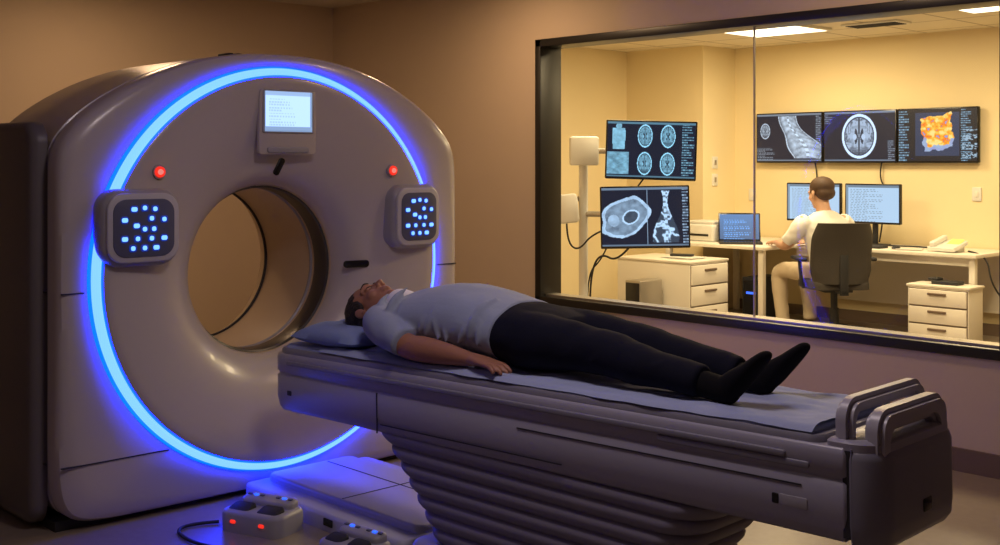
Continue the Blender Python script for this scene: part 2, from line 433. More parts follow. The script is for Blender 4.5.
slab('display_shelf', FX(-4.438, 2.895, 1.53), .22, .026, .026, M_shell2, ct, .012, .004)
pat = [(-.045, .080), (0, .085), (.045, .080), (-.085, .035), (.03, .040), (.085, .035), (-.035, .010), (0, -.005), (.04, -.005),
       (-.085, -.045), (-.03, -.045), (.03, -.045), (.085, -.045), (-.05, -.085), (0, -.085), (.05, -.085)]
M_halo = mat('button_glow', (.04, .06, .25), .4, em=(0, .04, .6), es=.4)  # emissive pads painting the glow that spreads around the buttons
M_rim = mat('panel_rim', (.58, .57, .64), .35)
for nm, y, w0 in (('control_panel_near', 2.178, .345), ('control_panel_far', 3.615, .30)):
    z = 1.21; k = w0/.345
    slab(nm+'_body', FX(-4.46, y, z), w0, .315, .082, M_shell2, ct, .085*k, .03)
    slab(nm+'_rim', FX(-4.380, y, z), w0-.035, .28, .012, M_rim, ct, .07*k, .006)
    slab(nm+'_face', FX(-4.3685, y, z), w0-.082, .233, .005, M_panel, ct, .055*k, .002)
    bm = bmesh.new()
    for i, (u, v) in enumerate(pat): 
        addslab(bm, FX(-4.3645, y+u*k, z+v*.95), .018 if i % 3 else .025, .018, .006, .007, .002)
    finish(nm+'_buttons', bm, M_btn, ct)
    bm = bmesh.new()
    for u, v in pat:
        addslab(bm, FX(-4.3640, y+u*k, z+v*.95), .034, .030, .002, .010, .001)
    finish(nm+'_button_halo', bm, M_halo, ct)
M_redd = mat('button_red_dark', (.35, .01, .01), .4, em=(1, .30, .25), es=.8)
for i, y in enumerate((2.270, 3.490)):
    cyl('stop_button_collar_%d' % i, (-4.44, y, 1.435), (-4.415, y, 1.435), .032, M_shell2, ct, .029, 32)
    cyl('stop_button_ring_%d' % i, (-4.416, y, 1.435), (-4.408, y, 1.435), .023, M_red, ct, .022, 32)
    cyl('stop_button_%d' % i, (-4.409, y, 1.435), (-4.400, y, 1.435), .012, M_redd, ct, .010, 32)
slab('laser_slot', frame((-4.458, 2.87, 1.455), (0, .5, .87), (0, -.87, .5)), .085, .03, .008, M_black, ct, .012, .002)
slab('side_slot', frame((-4.512, 3.34, .985), (.25, 1, 0), (0, 0, 1)), .13, .034, .012, M_black, ct, .015, .002)
box('gantry_plinth', (-4.94, CY, .02), (.78, 2.0, .04), M_blackm, ct)

# ---------------------------------------------------------------- EXAM TABLE
TX0, TZ0, TIL, YAW = -4.165, .688, .016, math.radians(2.0)
HB = .25; YM = 2.88; TL = 2.70
tb = group('ct_examination_table', (TX0, YM, TZ0), local=True, rot=(0, -TIL, YAW))
PINV[tb.name] = Matrix.Translation((0, -YM, 0))
def plan(L0, L1, half, rad0, rad1, off):
    pts = []
    for cx, cy, a0, r in ((L1, half, 0, rad1), (L0, half, 90, rad0), (L0, -half, 180, rad0), (L1, -half, 270, rad1)):
        r2 = max(r-off, .004)
        ccx = cx-r if a0 in (0, 270) else cx+r; ccy = cy-r if cy > 0 else cy+r
        for i in range(9):
            a = math.radians(a0+90*i/8)
            pts.append((ccx+r2*math.cos(a), YM+ccy+r2*math.sin(a)))
    return pts
def shell(name, L0, L1, half, r0, r1, prof, m, parent):
    bm = bmesh.new(); rows = []
    for off, z in prof: rows.append([bm.verts.new((x, y, z)) for x, y in plan(L0, L1, half, r0, r1, off)])
    n = len(rows[0])
    for a, b in zip(rows, rows[1:]):
        for i in range(n): bm.faces.new((a[i], a[(i+1) % n], b[(i+1) % n], b[i]))
    bm.faces.new(rows[-1]); bm.faces.new(list(reversed(rows[0])))
    return finish(name, bm, m, parent, ang=50)
shell('table_beam', 0, TL-.095, HB, .085, .012,
      [(.045, -.245), (.02, -.238), (.008, -.22), (.0, -.18), (.0, -.095), (.008, -.088), (.008, -.080), (.0, -.073), (.0, -.020), (.004, -.008), (.014, 0.0)], M_table, tb)
shell('table_end_cap', TL-.089, TL, HB, .008, .085,
      [(.05, -.27), (.02, -.262), (.004, -.24), (0, -.20), (.0, -.03), (.006, -.012), (.02, 0.0)], M_table2, tb)
shell('end_cap_gap', TL-.11, TL-.08, HB-.006, .004, .004, [(0, -.235), (0, -.006)], M_seam, tb)
shell('cradle_tray', .03, 2.53, .240, .07, .04, [(0, -.005), (0, .012), (.006, .02), (.03, .02), (.034, .006)], M_table2, tb)
shell('mattress', .06, 2.49, .226, .05, .03, [(.004, .004), (0, .01), (0, .024), (.01, .033)], M_sheet, tb)
bm = bmesh.new()
addbox(bm, (.70, YM-HB-.0005, -.165), (.005, .004, .15))
addbox(bm, (1.95, YM-HB-.0005, -.115), (1.05, .003, .004))
addbox(bm, (1.17, YM-HB-.0005, -.205), (.9, .003, .004))
finish('beam_seams', bm, M_seam, tb)
YS = YM-HB
slab('cradle_rail', FNY(1.28, YS+.001, -.038), 2.3, .018, .010, M_table2, tb, .008, .003)
slab('rating_label', FNY(2.45, YS+.0005, -.165), .085, .03, .003, M_shell2, tb, .004, .001)
slab('rating_label_dark', FNY(2.395, YS+.0005, -.165), .02, .028, .003, M_black, tb, .004, .001)
slab('end_badge', frame((TL-.0005, YM+.02, -.18), (0, 1, 0), (0, 0, 1)), .05, .035, .003, M_black, tb, .004, .001)
slab('head_vent', FNY(.14, YS+.001, -.16), .03, .02, .002, M_blackm, tb, .004, .001)
slab('rear_bumper', FNY(2.25, YS+.003, -.06), .5, .02, .008, M_table2, tb, .008, .003)
M_rimh = mat('handle_shell', (.44, .43, .50), .33)
def handle(name, x, y0, y1, ztop, w, t):
    bm = bmesh.new(); H = ztop+.02
    outer = rr(y1-y0, H*2, .06, 8); inner = rr(y1-y0-2*t, H*2-2*t, .035, 8)
    yc_ = (y0+y1)/2
    def ring(pts, xx, sc=1): return [bm.verts.new((x+xx, yc_+p[0]*sc, -.02+p[1])) for p in pts]
    o1 = ring(outer, -w/2); o2 = ring(outer, w/2); i1 = ring(inner, -w/2); i2 = ring(inner, w/2)
    n = len(outer)
    for i in range(n):
        j = (i+1) % n
        bm.faces.new((o1[i], o1[j], o2[j], o2[i])); bm.faces.new((i1[j], i1[i], i2[i], i2[j]))
        bm.faces.new((o1[j], o1[i], i1[i], i1[j])); bm.faces.new((o2[i], o2[j], i2[j], i2[i]))
    bmesh.ops.bisect_plane(bm, geom=bm.verts[:]+bm.edges[:]+bm.faces[:], plane_co=(0, 0, -.015), plane_no=(0, 0, -1), clear_outer=True)
    es = [e for e in bm.edges if len(e.link_faces) == 2 and abs(e.calc_face_angle(0)) > .9]
    bmesh.ops.bevel(bm, geom=es, offset=.014, segments=4, affect='EDGES')
    return finish(name, bm, M_rimh, tb, ang=50)
handle('handle_inner', 2.585, YM-.232, YM+.232, .125, .050, .044)
handle('handle_outer', 2.662, YM-.215, YM+.190, .10, .055, .060)
shell('handle_base', 2.54, TL-.01, .242, .02, .08, [(0, -.01), (0, .012), (.01, .02)], M_table, tb)

bm = bmesh.new(); nx, ny = 150, 44
G = []
for i in range(nx+1):
    row = []
    for j in range(ny+1):
        u = i/nx; v = j/ny; x = .32+2.18*u; y = YM-.236+.472*v
        e = min(v, 1-v)
        z = .042-.016*max(0, 1-e/.055)**1.5
        wv = noise.noise(Vector((x*5, y*14, 0)))*.014+noise.noise(Vector((x*14, y*20, 3)))*.006
        z += max(-.003, wv*(1 if e > .05 else .3))
        yy = y+(.005*math.sin(x*9)+.003*math.sin(x*31)) * (1 if e < .08 else 0)*(1 if v < .5 else -1)
        row.append(bm.verts.new((x, yy, z)))
    G.append(row)
for i in range(nx):
    for j in range(ny): bm.faces.new((G[i][j], G[i+1][j], G[i+1][j+1], G[i][j+1]))
finish('bed_sheet', bm, M_sheet, tb, ang=80)

# pedestal bellows
PYC = YM+.05
ped = group('table_pedestal', (-2.65, PYC, 0), rot=(0, 0, YAW))
bm = bmesh.new(); rows = []
NP = 7
zt, zb = .470, .10
for k in range(NP*8+1):
    f = k/(NP*8)
    z = zt+(zb-zt)*f
    x0 = -3.54+.32*f**.8; x1 = -1.98-.24*f**.7
    zig = .016*abs(math.sin(pi*k/8))**.6
    hw = .222-.02*f+zig; cx = (x0+x1)/2; L = (x1-x0)+2*zig
    rows.append([bm.verts.new((cx+px, PYC+py, z)) for px, py in rr(L, 2*hw, .12, 8)])
n = len(rows[0])
for a, b in zip(rows, rows[1:]):
    for i in range(n): bm.faces.new((a[i], a[(i+1) % n], b[(i+1) % n], b[i]))
bm.faces.new(rows[0]); bm.faces.new(list(reversed(rows[-1])))
finish('bellows', bm, M_bellow, ped, ang=60)
def prism(name, x0, x1, y0, y1, z0, z1, rad, m, parent, bev=.01):
    return slab(name, FUP((x0+x1)/2, (y0+y1)/2, z0), x1-x0, y1-y0, z1-z0, m, parent, rad, bev)
prism('pedestal_plinth', -3.30, -2.05, 2.66, 3.22, 0, .10, .1, M_table2, ped, .02)

fb = group('scanner_base_plate', (-3.8, YM, 0))
prism('plate', -4.45, -3.34, 2.68, 3.36, 0, .07, .04, M_plate, fb, .015)
prism('raised_cover', -4.42, -3.36, 2.78, 3.24, .069, .10, .05, M_plate, fb, .012)
bm = bmesh.new(); addbox(bm, (-3.86, 3.01, .1005), (.006, .44, .002)); addbox(bm, (-3.89, 3.09, .1005), (1.0, .005, .002)); finish('plate_seams', bm, M_seam, fb)
slab('plate_marker', FNY(-3.80, 2.677, .04), .06, .03, .004, M_black, fb, .004, .001)
def pedal(x, y, rz, zb=0, s=1.0):
    g = group('foot_pedal_switch', (x, y, zb), local=True, rot=(0, 0, rz))
    slab('body', FUP(0, 0, 0), .30*s, .20*s, .085, M_shell2, g, .05*s, .02)
    slab('shroud', frame((0, .05*s, .082), (1, 0, 0), (0, 1, .15)), .25*s, .08*s, .030, M_shell2, g, .03*s, .012)
    for i, dx in enumerate((-.07*s, .07*s)):
        slab('pedal_%d' % (i+1), frame((dx, -.040*s, .078), (1, 0, 0), (0, 1, .25)), .10*s, .075*s, .016, M_blackm, g, .02, .006)
        slab('lamp_%d' % (i+1), frame((dx, -.0985*s, .045), (1, 0, 0), (0, 0, 1)), .026, .014, .006, M_red, g, .006, .002)
        for k in range(3):
            slab('key_%d_%d' % (i, k), frame((dx-.03+.03*k, .05*s, .1135), (1, 0, 0), (0, 1, .15)), .02, .014, .004, M_blue if k == 1 else M_panel, g, .004, .001)
    return g
pedal(-4.03, 2.52, .35, 0, 1.0)
pedal(-3.45, 2.55, .12, 0, .85)
curve('pedal_cable', [(-4.2, 2.42, .01), (-4.3, 2.25, .01), (-4.0, 2.2, .01), (-3.75, 2.34, .01), (-3.59, 2.50, .03)], .007, M_blackm)

# ---------------------------------------------------------------- BODY TOOLS
class Body:
    def __init__(s): s.bm = bmesh.new(); s.M = Matrix.Identity(4)
    def ell(s, c, r, rot=None):
        q = bmesh.ops.create_icosphere(s.bm, subdivisions=3, radius=1)
        T = Matrix.Translation(c)
        if rot is not None: T = T @ rot
        bmesh.ops.transform(s.bm, matrix=s.M @ T @ Matrix.Diagonal((*r, 1)), verts=q['verts'])
    def loft(s, secs, side=(0, 1, 0), seg=20, sub=4, cap=.9):
        A = [np.array(q, float) for q in secs]
        A = [np.append(q, q[3]) if len(q) == 4 else q for q in A]
        out = []
        n = len(A)
        for i in range(n-1):
            p0 = A[max(i-1, 0)]; p1 = A[i]; p2 = A[i+1]; p3 = A[min(i+2, n-1)]
            for k in range(sub):
                t = k/sub
                q = .5*((2*p1)+(-p0+p2)*t+(2*p0-5*p1+4*p2-p3)*t*t+(-p0+3*p1-3*p2+p3)*t**3)
                out.append(q)
        out.append(A[-1])
        S = Vector(side).normalized(); rings = []
        N = len(out)
        def ring(c, a, b, T):
            up = T.cross(S).normalized(); sd = up.cross(T).normalized()
            return [s.bm.verts.new(s.M @ (c+sd*a*math.cos(2*pi*j/seg)+up*b*math.sin(2*pi*j/seg))) for j in range(seg)]
        for i, q in enumerate(out):
            c = Vector(q[:3]); T = (Vector(out[min(i+1, N-1)][:3])-Vector(out[max(i-1, 0)][:3])).normalized()
            a, b = max(q[3], .001), max(q[4], .001)
            if i == 0:
                h = min(a, b)*cap
                tip0 = s.bm.verts.new(s.M @ (c-T*h))
                for an in (65, 35): 
                    f = math.radians(an); rings.append(ring(c-T*h*math.sin(f), a*math.cos(f), b*math.cos(f), T))
            rings.append(ring(c, a, b, T))
            if i == N-1:
                h = min(a, b)*cap
                for an in (35, 65):
                    f = math.radians(an); rings.append(ring(c+T*h*math.sin(f), a*math.cos(f), b*math.cos(f), T))
                tip1 = s.bm.verts.new(s.M @ (c+T*h))
        for r0, r1 in zip(rings, rings[1:]):
            for j in range(seg): s.bm.faces.new((r0[j], r0[(j+1) % seg], r1[(j+1) % seg], r1[j]))
        for j in range(seg):
            s.bm.faces.new((tip0, rings[0][(j+1) % seg], rings[0][j])); s.bm.faces.new((tip1, rings[-1][j], rings[-1][(j+1) % seg]))
    def build(s, name, m, parent, voxel=.007, smooth=4, disp=0, dscale=.08, fac=.5):
        me = bpy.data.meshes.new(name); bmesh.ops.recalc_face_normals(s.bm, faces=s.bm.faces); s.bm.to_mesh(me); s.bm.free()
        o = link(name, me, m, parent)
        r = o.modifiers.new('Remesh', 'REMESH'); r.mode = 'VOXEL'; r.voxel_size = voxel; r.use_smooth_shade = True
        if smooth:
            q = o.modifiers.new('Smooth', 'SMOOTH'); q.iterations = smooth; q.factor = fac
        if disp:
            t = bpy.data.textures.new(name+'_wr', 'CLOUDS'); t.noise_scale = dscale; t.noise_depth = 1
            d = o.modifiers.new('Disp', 'DISPLACE'); d.texture = t; d.strength = disp; d.mid_level = .5; d.texture_coords = 'LOCAL'
        return o
def fold(b, pts, r, side=(0, 0, 1)):
    b.loft([(x, y, z, r*k) for (x, y, z), k in zip(pts, (.4, 1, 1, .4))], side=side, seg=10, sub=4)
def head_parts(b, M, s=1.0):
    keep = b.M; b.M = keep @ M @ Matrix.Scale(s, 4)
    b.ell((0, -.012, .045), (.076, .098, .084))
    b.ell((0, .022, -.025), (.062, .072, .085))
    b.ell((0, .030, -.075), (.050, .052, .038))
    b.ell((0, .070, -.098), (.022, .020, .017))
    for sx in (-1, 1):
        b.ell((sx*.036, .058, -.028), (.024, .026, .028))
        b.ell((sx*.031, .080, .004), (.015, .011, .010))
        b.ell((sx*.014, .098, -.033), (.009, .010, .008))
        b.loft([(sx*.012, .090, .022, .008), (sx*.032, .087, .026, .009), (sx*.052, .068, .020, .008)], side=(0, 0, 1), seg=10)
        b.ell((sx*.078, -.004, -.006), (.009, .019, .032), Matrix.Rotation(sx*.35, 4, 'Z'))
        b.ell((sx*.080, .004, -.030), (.008, .010, .010))
    b.loft([(0, .088, .016, .008), (0, .099, -.010, .009), (0, .109, -.028, .012)], side=(1, 0, 0), seg=12)
    b.loft([(-.020, .085, -.058, .005), (0, .095, -.056, .007), (.020, .085, -.058, .005)], side=(0, 0, 1), seg=10)
    b.loft([(-.017, .085, -.070, .005), (0, .093, -.071, .008), (.017, .085, -.070, .005)], side=(0, 0, 1), seg=10)
    b.M = keep
def hair_parts(b, M, s=1.0):
    keep = b.M; b.M = keep @ M @ Matrix.Scale(s, 4)
    b.ell((0, -.022, .056), (.082, .100, .084))
    b.ell((0, -.050, .0), (.074, .066, .062))
    for sx in (-1, 1): b.ell((sx*.066, .008, .022), (.014, .026, .035))
    b.M = keep
def hand_parts(b, M, s=1.0, mir=1, curl=1.0):
    keep = b.M; b.M = keep @ M @ Matrix.Scale(s, 4)
    b.loft([(-.02, 0, 0, .027, .020), (.015, 0, 0, .031, .020), (.05, 0, 0, .039, .017), (.085, 0, -.002, .040, .014), (.095, 0, -.003, .037, .012)], side=(0, 1, 0), seg=20, cap=.5)
    for yy, L, sp in ((.029, .070, .10), (.010, .080, .03), (-.0095, .074, -.04), (-.028, .058, -.12)):
        p = Vector((.090, yy*mir, -.002)); ang = -.18*curl; pts = [(p.x-.015, p.y, p.z, .0095)]
        for f, st, rr_ in ((.45, .30, .0092), (.32, .42, .0085), (.23, .35, .0075)):
            d = Vector((math.cos(ang), sp*mir, math.sin(ang))); p = p+d*L*f; pts.append((p.x, p.y, p.z, rr_)); ang -= st*curl
        b.loft(pts, side=(0, 1, 0), seg=12, sub=3)
    b.loft([(.015, .018*mir, -.004, .015), (.042, .042*mir, -.010, .0125), (.066, .056*mir, -.016, .0105), (.088, .062*mir, -.022, .009)], side=(0, 0, 1), seg=12, sub=3)
    b.M = keep

# ---------------------------------------------------------------- PATIENT
pt = group('patient', (-4.0, 2.90, .76), rot=(0, 0, YAW)); pt.scale = (.965, .95, 1)
PY = 2.89
HM = frame((-3.765, PY-.01, .868), (0, -1, 0), (.02, .0, 1))
b = Body(); head_parts(b, HM, 1.10)
b.loft([(-3.74, PY, .845, .060), (-3.66, PY, .845, .062), (-3.57, PY, .845, .075, .06)], side=(0, 1, 0))
b.loft([(-3.58, PY, .845, .12, .06), (-3.50, PY, .850, .17, .085), (-3.30, PY, .862, .18, .10), (-3.05, PY, .860, .17, .10), (-2.90, PY, .855, .17, .09)], side=(0, 1, 0))
for s in (-1, 1):
    sy = PY+s*.175; la = PY+(-.125 if s < 0 else .085)
    b.loft([(-3.56, sy, .85, .058), (-3.42, PY+s*.220, .825, .052), (-3.29, PY+s*.236, .797, .046), (-3.20, PY+s*.232, .795, .047), (-3.08, PY+s*.224, .790, .038), (-2.985, PY+s*.217, .785, .029, .026), (-2.95, PY+s*.214, .784, .029, .024)], side=(0, 1, 0))
    HMt = frame((-2.965, PY+s*.214, .786), (1, s*.06, -.02), (0, 1, 0))
    hand_parts(b, HMt, 1.05, mir=-s, curl=.75)
    b.loft([(-2.92, PY+s*.09, .855, .085), (-2.45, PY+s*.09, .835, .050), (-2.15, la, .820, .032), (-1.95, la, .805, .028)], side=(0, 1, 0))
b.build('skin_body', M_skin, pt, voxel=.0048, smooth=3)
b = Body(); hair_parts(b, HM, 1.10); b.build('hair', M_hair, pt, voxel=.007, smooth=2, disp=.008, dscale=.02)
b = Body()
b.M = HM @ Matrix.Scale(1.10, 4)
for sx in (-1, 1):
    b.loft([(sx*.018, .089, .001, .0016), (sx*.031, .0915, -.002, .0018), (sx*.043, .087, .001, .0016)], side=(0, 0, 1), seg=8)
    b.loft([(sx*.014, .098, .027, .003), (sx*.032, .096, .032, .0035), (sx*.050, .080, .027, .0025)], side=(0, 0, 1), seg=8)
me = bpy.data.meshes.new('brows'); b.bm.to_mesh(me); b.bm.free(); link('brows_and_lashes', me, M_hair, pt)
b = Body(); b.loft([(-3.640, PY, .872, .076, .092), (-3.615, PY, .870, .090, .100), (-3.575, PY, .862, .108, .100), (-3.540, PY, .856, .112, .094)], side=(.0, 1, 0), cap=.25, seg=32)
b.build('neck_collar', M_collar, pt, voxel=.007, smooth=3)
# shirt
b = Body()
b.loft([(-3.605, PY, .847, .10, .070), (-3.57, PY, .850, .175, .084), (-3.48, PY, .862, .205, .104), (-3.34, PY, .876, .205, .126), (-3.20, PY, .884, .207, .136), (-3.06, PY, .882, .205, .130), (-2.96, PY, .874, .205, .120), (-2.90, PY, .868, .203, .115)], side=(0, 1, 0), seg=40, cap=.12)
for s in (-1, 1):
    b.loft([(-3.575, PY+s*.14, .855, .074, .070), (-3.50, PY+s*.192, .848, .074, .070), (-3.40, PY+s*.222, .828, .070, .064), (-3.31, PY+s*.236, .808, .068, .058)], side=(0, 1, 0), seg=24, cap=.15)
b.ell((-3.44, PY, .925), (.12, .15, .045))
for k in range(11):
    x = -3.50+.055*k+random.uniform(-.012, .012); dx = random.uniform(-.06, .09); zz = random.uniform(.80, .86)
    fold(b, [(x, PY-.206, zz), (x+dx*.5, PY-.194, zz+.055), (x+dx, PY-.156, zz+.105), (x+dx*1.4, PY-.10, zz+.136)], random.uniform(.012, .020))
b.build('t_shirt', M_shirt, pt, voxel=.007, smooth=4, disp=.012, dscale=.12)
# trousers
b = Body()
b.loft([(-2.98, PY, .866, .190, .108), (-2.88, PY, .864, .196, .112), (-2.76, PY, .862, .196, .104), (-2.66, PY, .855, .175, .09)], side=(0, 1, 0), seg=36, cap=.3)
for s in (-1, 1):
    la = -.125 if s < 0 else .088
    b.loft([(-2.86, PY+s*.088, .860, .105, .100), (-2.70, PY+s*.100, .860, .098, .094), (-2.52, PY+s*.102, .858, .084, .080), (-2.40, PY+(s*.100+la)/2, .854, .074, .072), (-2.28, PY+la, .840, .071, .066), (-2.14, PY+la, .828, .062, .056), (-2.03, PY+la, .817, .057, .050)], side=(0, 1, 0), seg=28, cap=.15)
    for k in range(6):
        x = -2.78+.115*k; yo = PY+(s*.10*(1-k/5)+la*k/5)-.085+.004*k; r = .013
        fold(b, [(x, yo+.004, .840-.003*k), (x+.03, yo+.012, .868-.004*k), (x+.07, yo+.035, .900-.008*k), (x+.10, yo+.07, .920-.014*k)], r)
b.build('trousers', M_pants, pt, voxel=.008, smooth=5, disp=.012, dscale=.12)
# socks / feet
b = Body()
for s, yy, rot in ((-1, PY-.125, -.10), (1, PY+.085, .10)):
    b.loft([(-2.16, yy, .818, .045), (-2.06, yy, .812, .042), (-1.965, yy, .802, .040), (-1.93, yy, .799, .038)], side=(0, 1, 0), seg=20)
    b.ell((-1.945, yy, .793), (.042, .034, .036))
    b.loft([(-1.95, yy, .798, .036, .042), (-1.905, yy+rot*.03, .830, .038, .040), (-1.86, yy+rot*.06, .866, .042, .030), (-1.822, yy+rot*.09, .900, .043, .022), (-1.80, yy+rot*.1, .920, .036, .016)], side=(0, 1, 0), seg=20, cap=.9)
b.build('socks', M_sock, pt, voxel=.006, smooth=4)

def pillow(name, cx, cy, cz, lx, ly, h, m, rotz=0):
    bm = bmesh.new(); n = 28
    for sg in (1, -1):
        g = []
        for i in range(n+1):
            row = []
            for j in range(n+1):
                u = -1+2*i/n; v = -1+2*j/n
                t = (max(0, 1-abs(u)**3.2)*max(0, 1-abs(v)**3.2))**.5
                dent = .42*math.exp(-((u-.1)**2*3+(v)**2*5)) if sg > 0 else 0
                z = sg*h*t*(1-dent)+noise.noise(Vector((u*3, v*3, sg)))*.012*t
                if sg < 0: z *= .55
                row.append(bm.verts.new((u*lx*(1-.05*v*v), v*ly*(1-.05*u*u), z)))
            g.append(row)
        for i in range(n):
            for j in range(n): bm.faces.new((g[i][j], g[i+1][j], g[i+1][j+1], g[i][j+1]))
    bmesh.ops.remove_doubles(bm, verts=bm.verts, dist=.0004)
    o = finish(name, bm, m, None, ang=80); o.location = (cx, cy, cz); o.rotation_euler = (0, -.02, rotz); return o
pillow('pillow', -3.85, PY+.0, .762, .215, .235, .062, M_pillow, YAW)

# ---------------------------------------------------------------- CONTROL ROOM
for i, (x, y) in enumerate(((-5.56, 8.55), (-3.48, 8.3), (-5.62, 6.7), (-3.4, 6.5))):
    g = group('ceiling_light_panel', (x, y, HK-.02))
    box('trim', (x, y, HK-.012), (.76, .62, .024), M_white2, g, .004)
    me = bpy.data.meshes.new('diffuser')
    me.from_pydata([(x-.35, y-.27, HK-.0255), (x-.35, y+.27, HK-.0255), (x+.35, y+.27, HK-.0255), (x+.35, y-.27, HK-.0255)], [], [(0, 1, 2, 3)])
    link('diffuser', me, mat('diffuser_glow', (1, .95, .8), .5, em=(1, .90, .66), es=3), g)
    L = bpy.data.lights.new('panel_light', 'AREA'); L.shape = 'RECTANGLE'; L.size = .70; L.size_y = .54; L.energy = 42; L.color = (1, .77, .42)
    o = bpy.data.objects.new('panel_light', L); C.objects.link(o); o.parent = g; o.matrix_parent_inverse = PINV[g.name]; o.location = (x, y, HK-.03)
gv = group('ceiling_vent', (-4.75, 8.8, HK-.01))
box('vent_frame', (-4.75, 8.8, HK-.008), (.5, .25, .016), M_white2, gv, .003)
bm = bmesh.new()
for i in range(6): addbox(bm, (-4.75, 8.71+i*.036, HK-.018), (.44, .012, .006))
finish('louvres', bm, M_seam, gv)

def monitor(g, M, w, h, fn, nx, ny, st=1.5, d=.035):
    slab('casing', M @ Matrix.Translation((0, 0, -d)), w, h, d, M_black, g, .01, .004)
    screen('screen', M @ Matrix.Translation((0, .003, .0012)), w-.024, h-.03, nx, ny, fn, st, g)
xs = np.linspace(-6.535, -4.30, 4)
for i, fn in enumerate((img_bone, img_brain, img_heat)):
    cx = (xs[i]+xs[i+1])/2
    g = group('wall_monitor', (cx, 9.75, 1.71))
    monitor(g, FNY(cx, 9.73, 1.71), (xs[i+1]-xs[i])-.012, .485, fn, 160, 104, 1.1)
    box('wall_bracket', (cx, 9.782, 1.71), (.3, .036, .2), M_blackm, g)

st = group('monitor_stand', (-5.95, 6.5, 0))
cyl('pole', (-5.95, 6.55, .04), (-5.95, 6.55, 1.62), .035, M_white2, st)
slab('pole_cover', frame((-5.92, 6.52, 1.56), (.63, .78, 0), (0, 0, 1)), .22, .22, .05, M_white2, st, .02, .008)
prism('base', -6.2, -5.7, 6.3, 6.8, 0, .05, .08, M_white2, st, .01)
rgt = Vector((.777, .63, 0))
def vm(x, y, z, roll, tilt, yaw=0):
    r = Matrix.Rotation(yaw, 3, 'Z') @ rgt
    M = frame((x, y, z), r, (0, 0, 1))
    return M @ Matrix.Rotation(roll, 4, 'Z') @ Matrix.Rotation(tilt, 4, 'X')
monitor(st, vm(-5.38, 6.66, 1.562, -.03, .03), .665, .435, img_grid, 160, 104, 1.1)
monitor(st, vm(-5.42, 6.64, 1.070, .02, -.02, .05), .655, .46, img_pelvis, 160, 104, 1.1)
bm = bmesh.new()
addcyl(bm, (-5.95, 6.55, 1.56), (-5.45, 6.74, 1.56), .022); addcyl(bm, (-5.95, 6.55, 1.08), (-5.5, 6.70, 1.08), .022)
addcyl(bm, (-5.95, 6.55, 1.22), (-6.05, 6.5, 1.15), .018)
finish('arms', bm, M_alu, st)
slab('handset_holder', frame((-6.00, 6.42, 1.12), (.7, .7, .1), (-.1, 0, 1)), .17, .22, .07, M_white2, st, .03, .012)
curve('cable_a', [(-5.5, 6.72, 1.0), (-5.7, 6.7, .7), (-5.85, 6.6, .8), (-5.9, 6.55, .5), (-5.93, 6.62, .1)], .008, M_blackm, st)
curve('cable_b', [(-5.45, 6.72, 1.4), (-5.65, 6.65, 1.15), (-5.8, 6.62, .75), (-6.0, 6.62, .6), (-5.97, 6.63, .1)], .006, M_blackm, st)
curve('cable_c', [(-6.02, 6.44, 1.02), (-6.0, 6.42, .87), (-5.9, 6.44, .80), (-5.8, 6.5, .95), (-5.65, 6.6, 1.0)], .007, M_blackm, st)

dk = group('control_desk', (-5.4, 9.3, 0))
DZ = .735
bm = bmesh.new()
addbox(bm, ((-6.80-4.03)/2, 9.42, DZ-.015), (6.80-4.03, .72, .03), bev=.004)
addbox(bm, (-6.24, 8.83, DZ-.0152), (1.12, .50, .03), bev=.004)
finish('worktop', bm, M_white, dk)
bm = bmesh.new()
for x, y in ((-4.08, 9.12), (-4.08, 9.72), (-5.74, 8.64), (-6.76, 8.64), (-6.76, 9.72)):
    addbox(bm, (x, y, (DZ-.03)/2), (.05, .05, DZ-.03), bev=.004)
addbox(bm, (-4.9, 9.14, DZ-.065), (1.6, .02, .07))
addbox(bm, (-4.9, 9.74, .45), (1.6, .015, .5))
finish('legs', bm, M_white, dk)

def cabinet(name, x0, x1, y0, y1, z0, z1, face, nd, legs=False):
    g = group(name, ((x0+x1)/2, (y0+y1)/2, z0))
    box('carcass', ((x0+x1)/2, (y0+y1)/2, (z0+z1)/2), (x1-x0, y1-y0, z1-z0), M_white, g, .005)
    box('top', ((x0+x1)/2, (y0+y1)/2, z1+.01), (x1-x0+.02, y1-y0+.02, .02), M_white, g, .004)
    h = (z1-z0-.06)/nd
    for i in range(nd):
        zc = z0+.05+h*(i+.5)
        if face == 'X': M = FX(x1, (y0+y1)/2, zc); w = y1-y0-.03
        else: M = FNY((x0+x1)/2, y0, zc); w = x1-x0-.03
        slab('gap_%d' % i, M, w+.012, h-.002, .002, M_base, g, .004, .0005)
        slab('drawer_%d' % i, M, w, h-.014, .016, M_white, g, .004, .003)
        slab('pull_%d' % i, M @ Matrix.Translation((0, h*.22, .016)), w*.32, .018, .014, M_base, g, .005, .003)
    return g
cabinet('drawer_cabinet', -6.85, -6.04, 8.0, 8.55, 0, .60, 'X', 3)
cabinet('drawer_pedestal', -4.47, -3.97, 8.80, 9.05, 0, .48, 'Y', 3)
pr = group('document_printer', (-6.5, 8.75, DZ))
box('body', (-6.55, 8.95, DZ+.08), (.34, .3, .16), M_white2, pr, .02)
box('lid', (-6.55, 8.95, DZ+.175), (.30, .26, .03), M_white2, pr, .01)
box('paper_slot', (-6.55, 8.798, DZ+.06), (.24, .006, .02), M_black, pr)
bm = bmesh.new()
for i in range(5): addbox(bm, (-6.3+random.uniform(-.02, .02), 8.26+random.uniform(-.02, .02), .6215+.003*i), (.32, .23, .003), random.uniform(-.3, .3))
finish('paper_stack', bm, M_white2)
bm = bmesh.new(); addbox(bm, (-6.35, 8.3, .645), (.2, .09, .02), .4, .006); finish('barcode_scanner', bm, M_blackm)
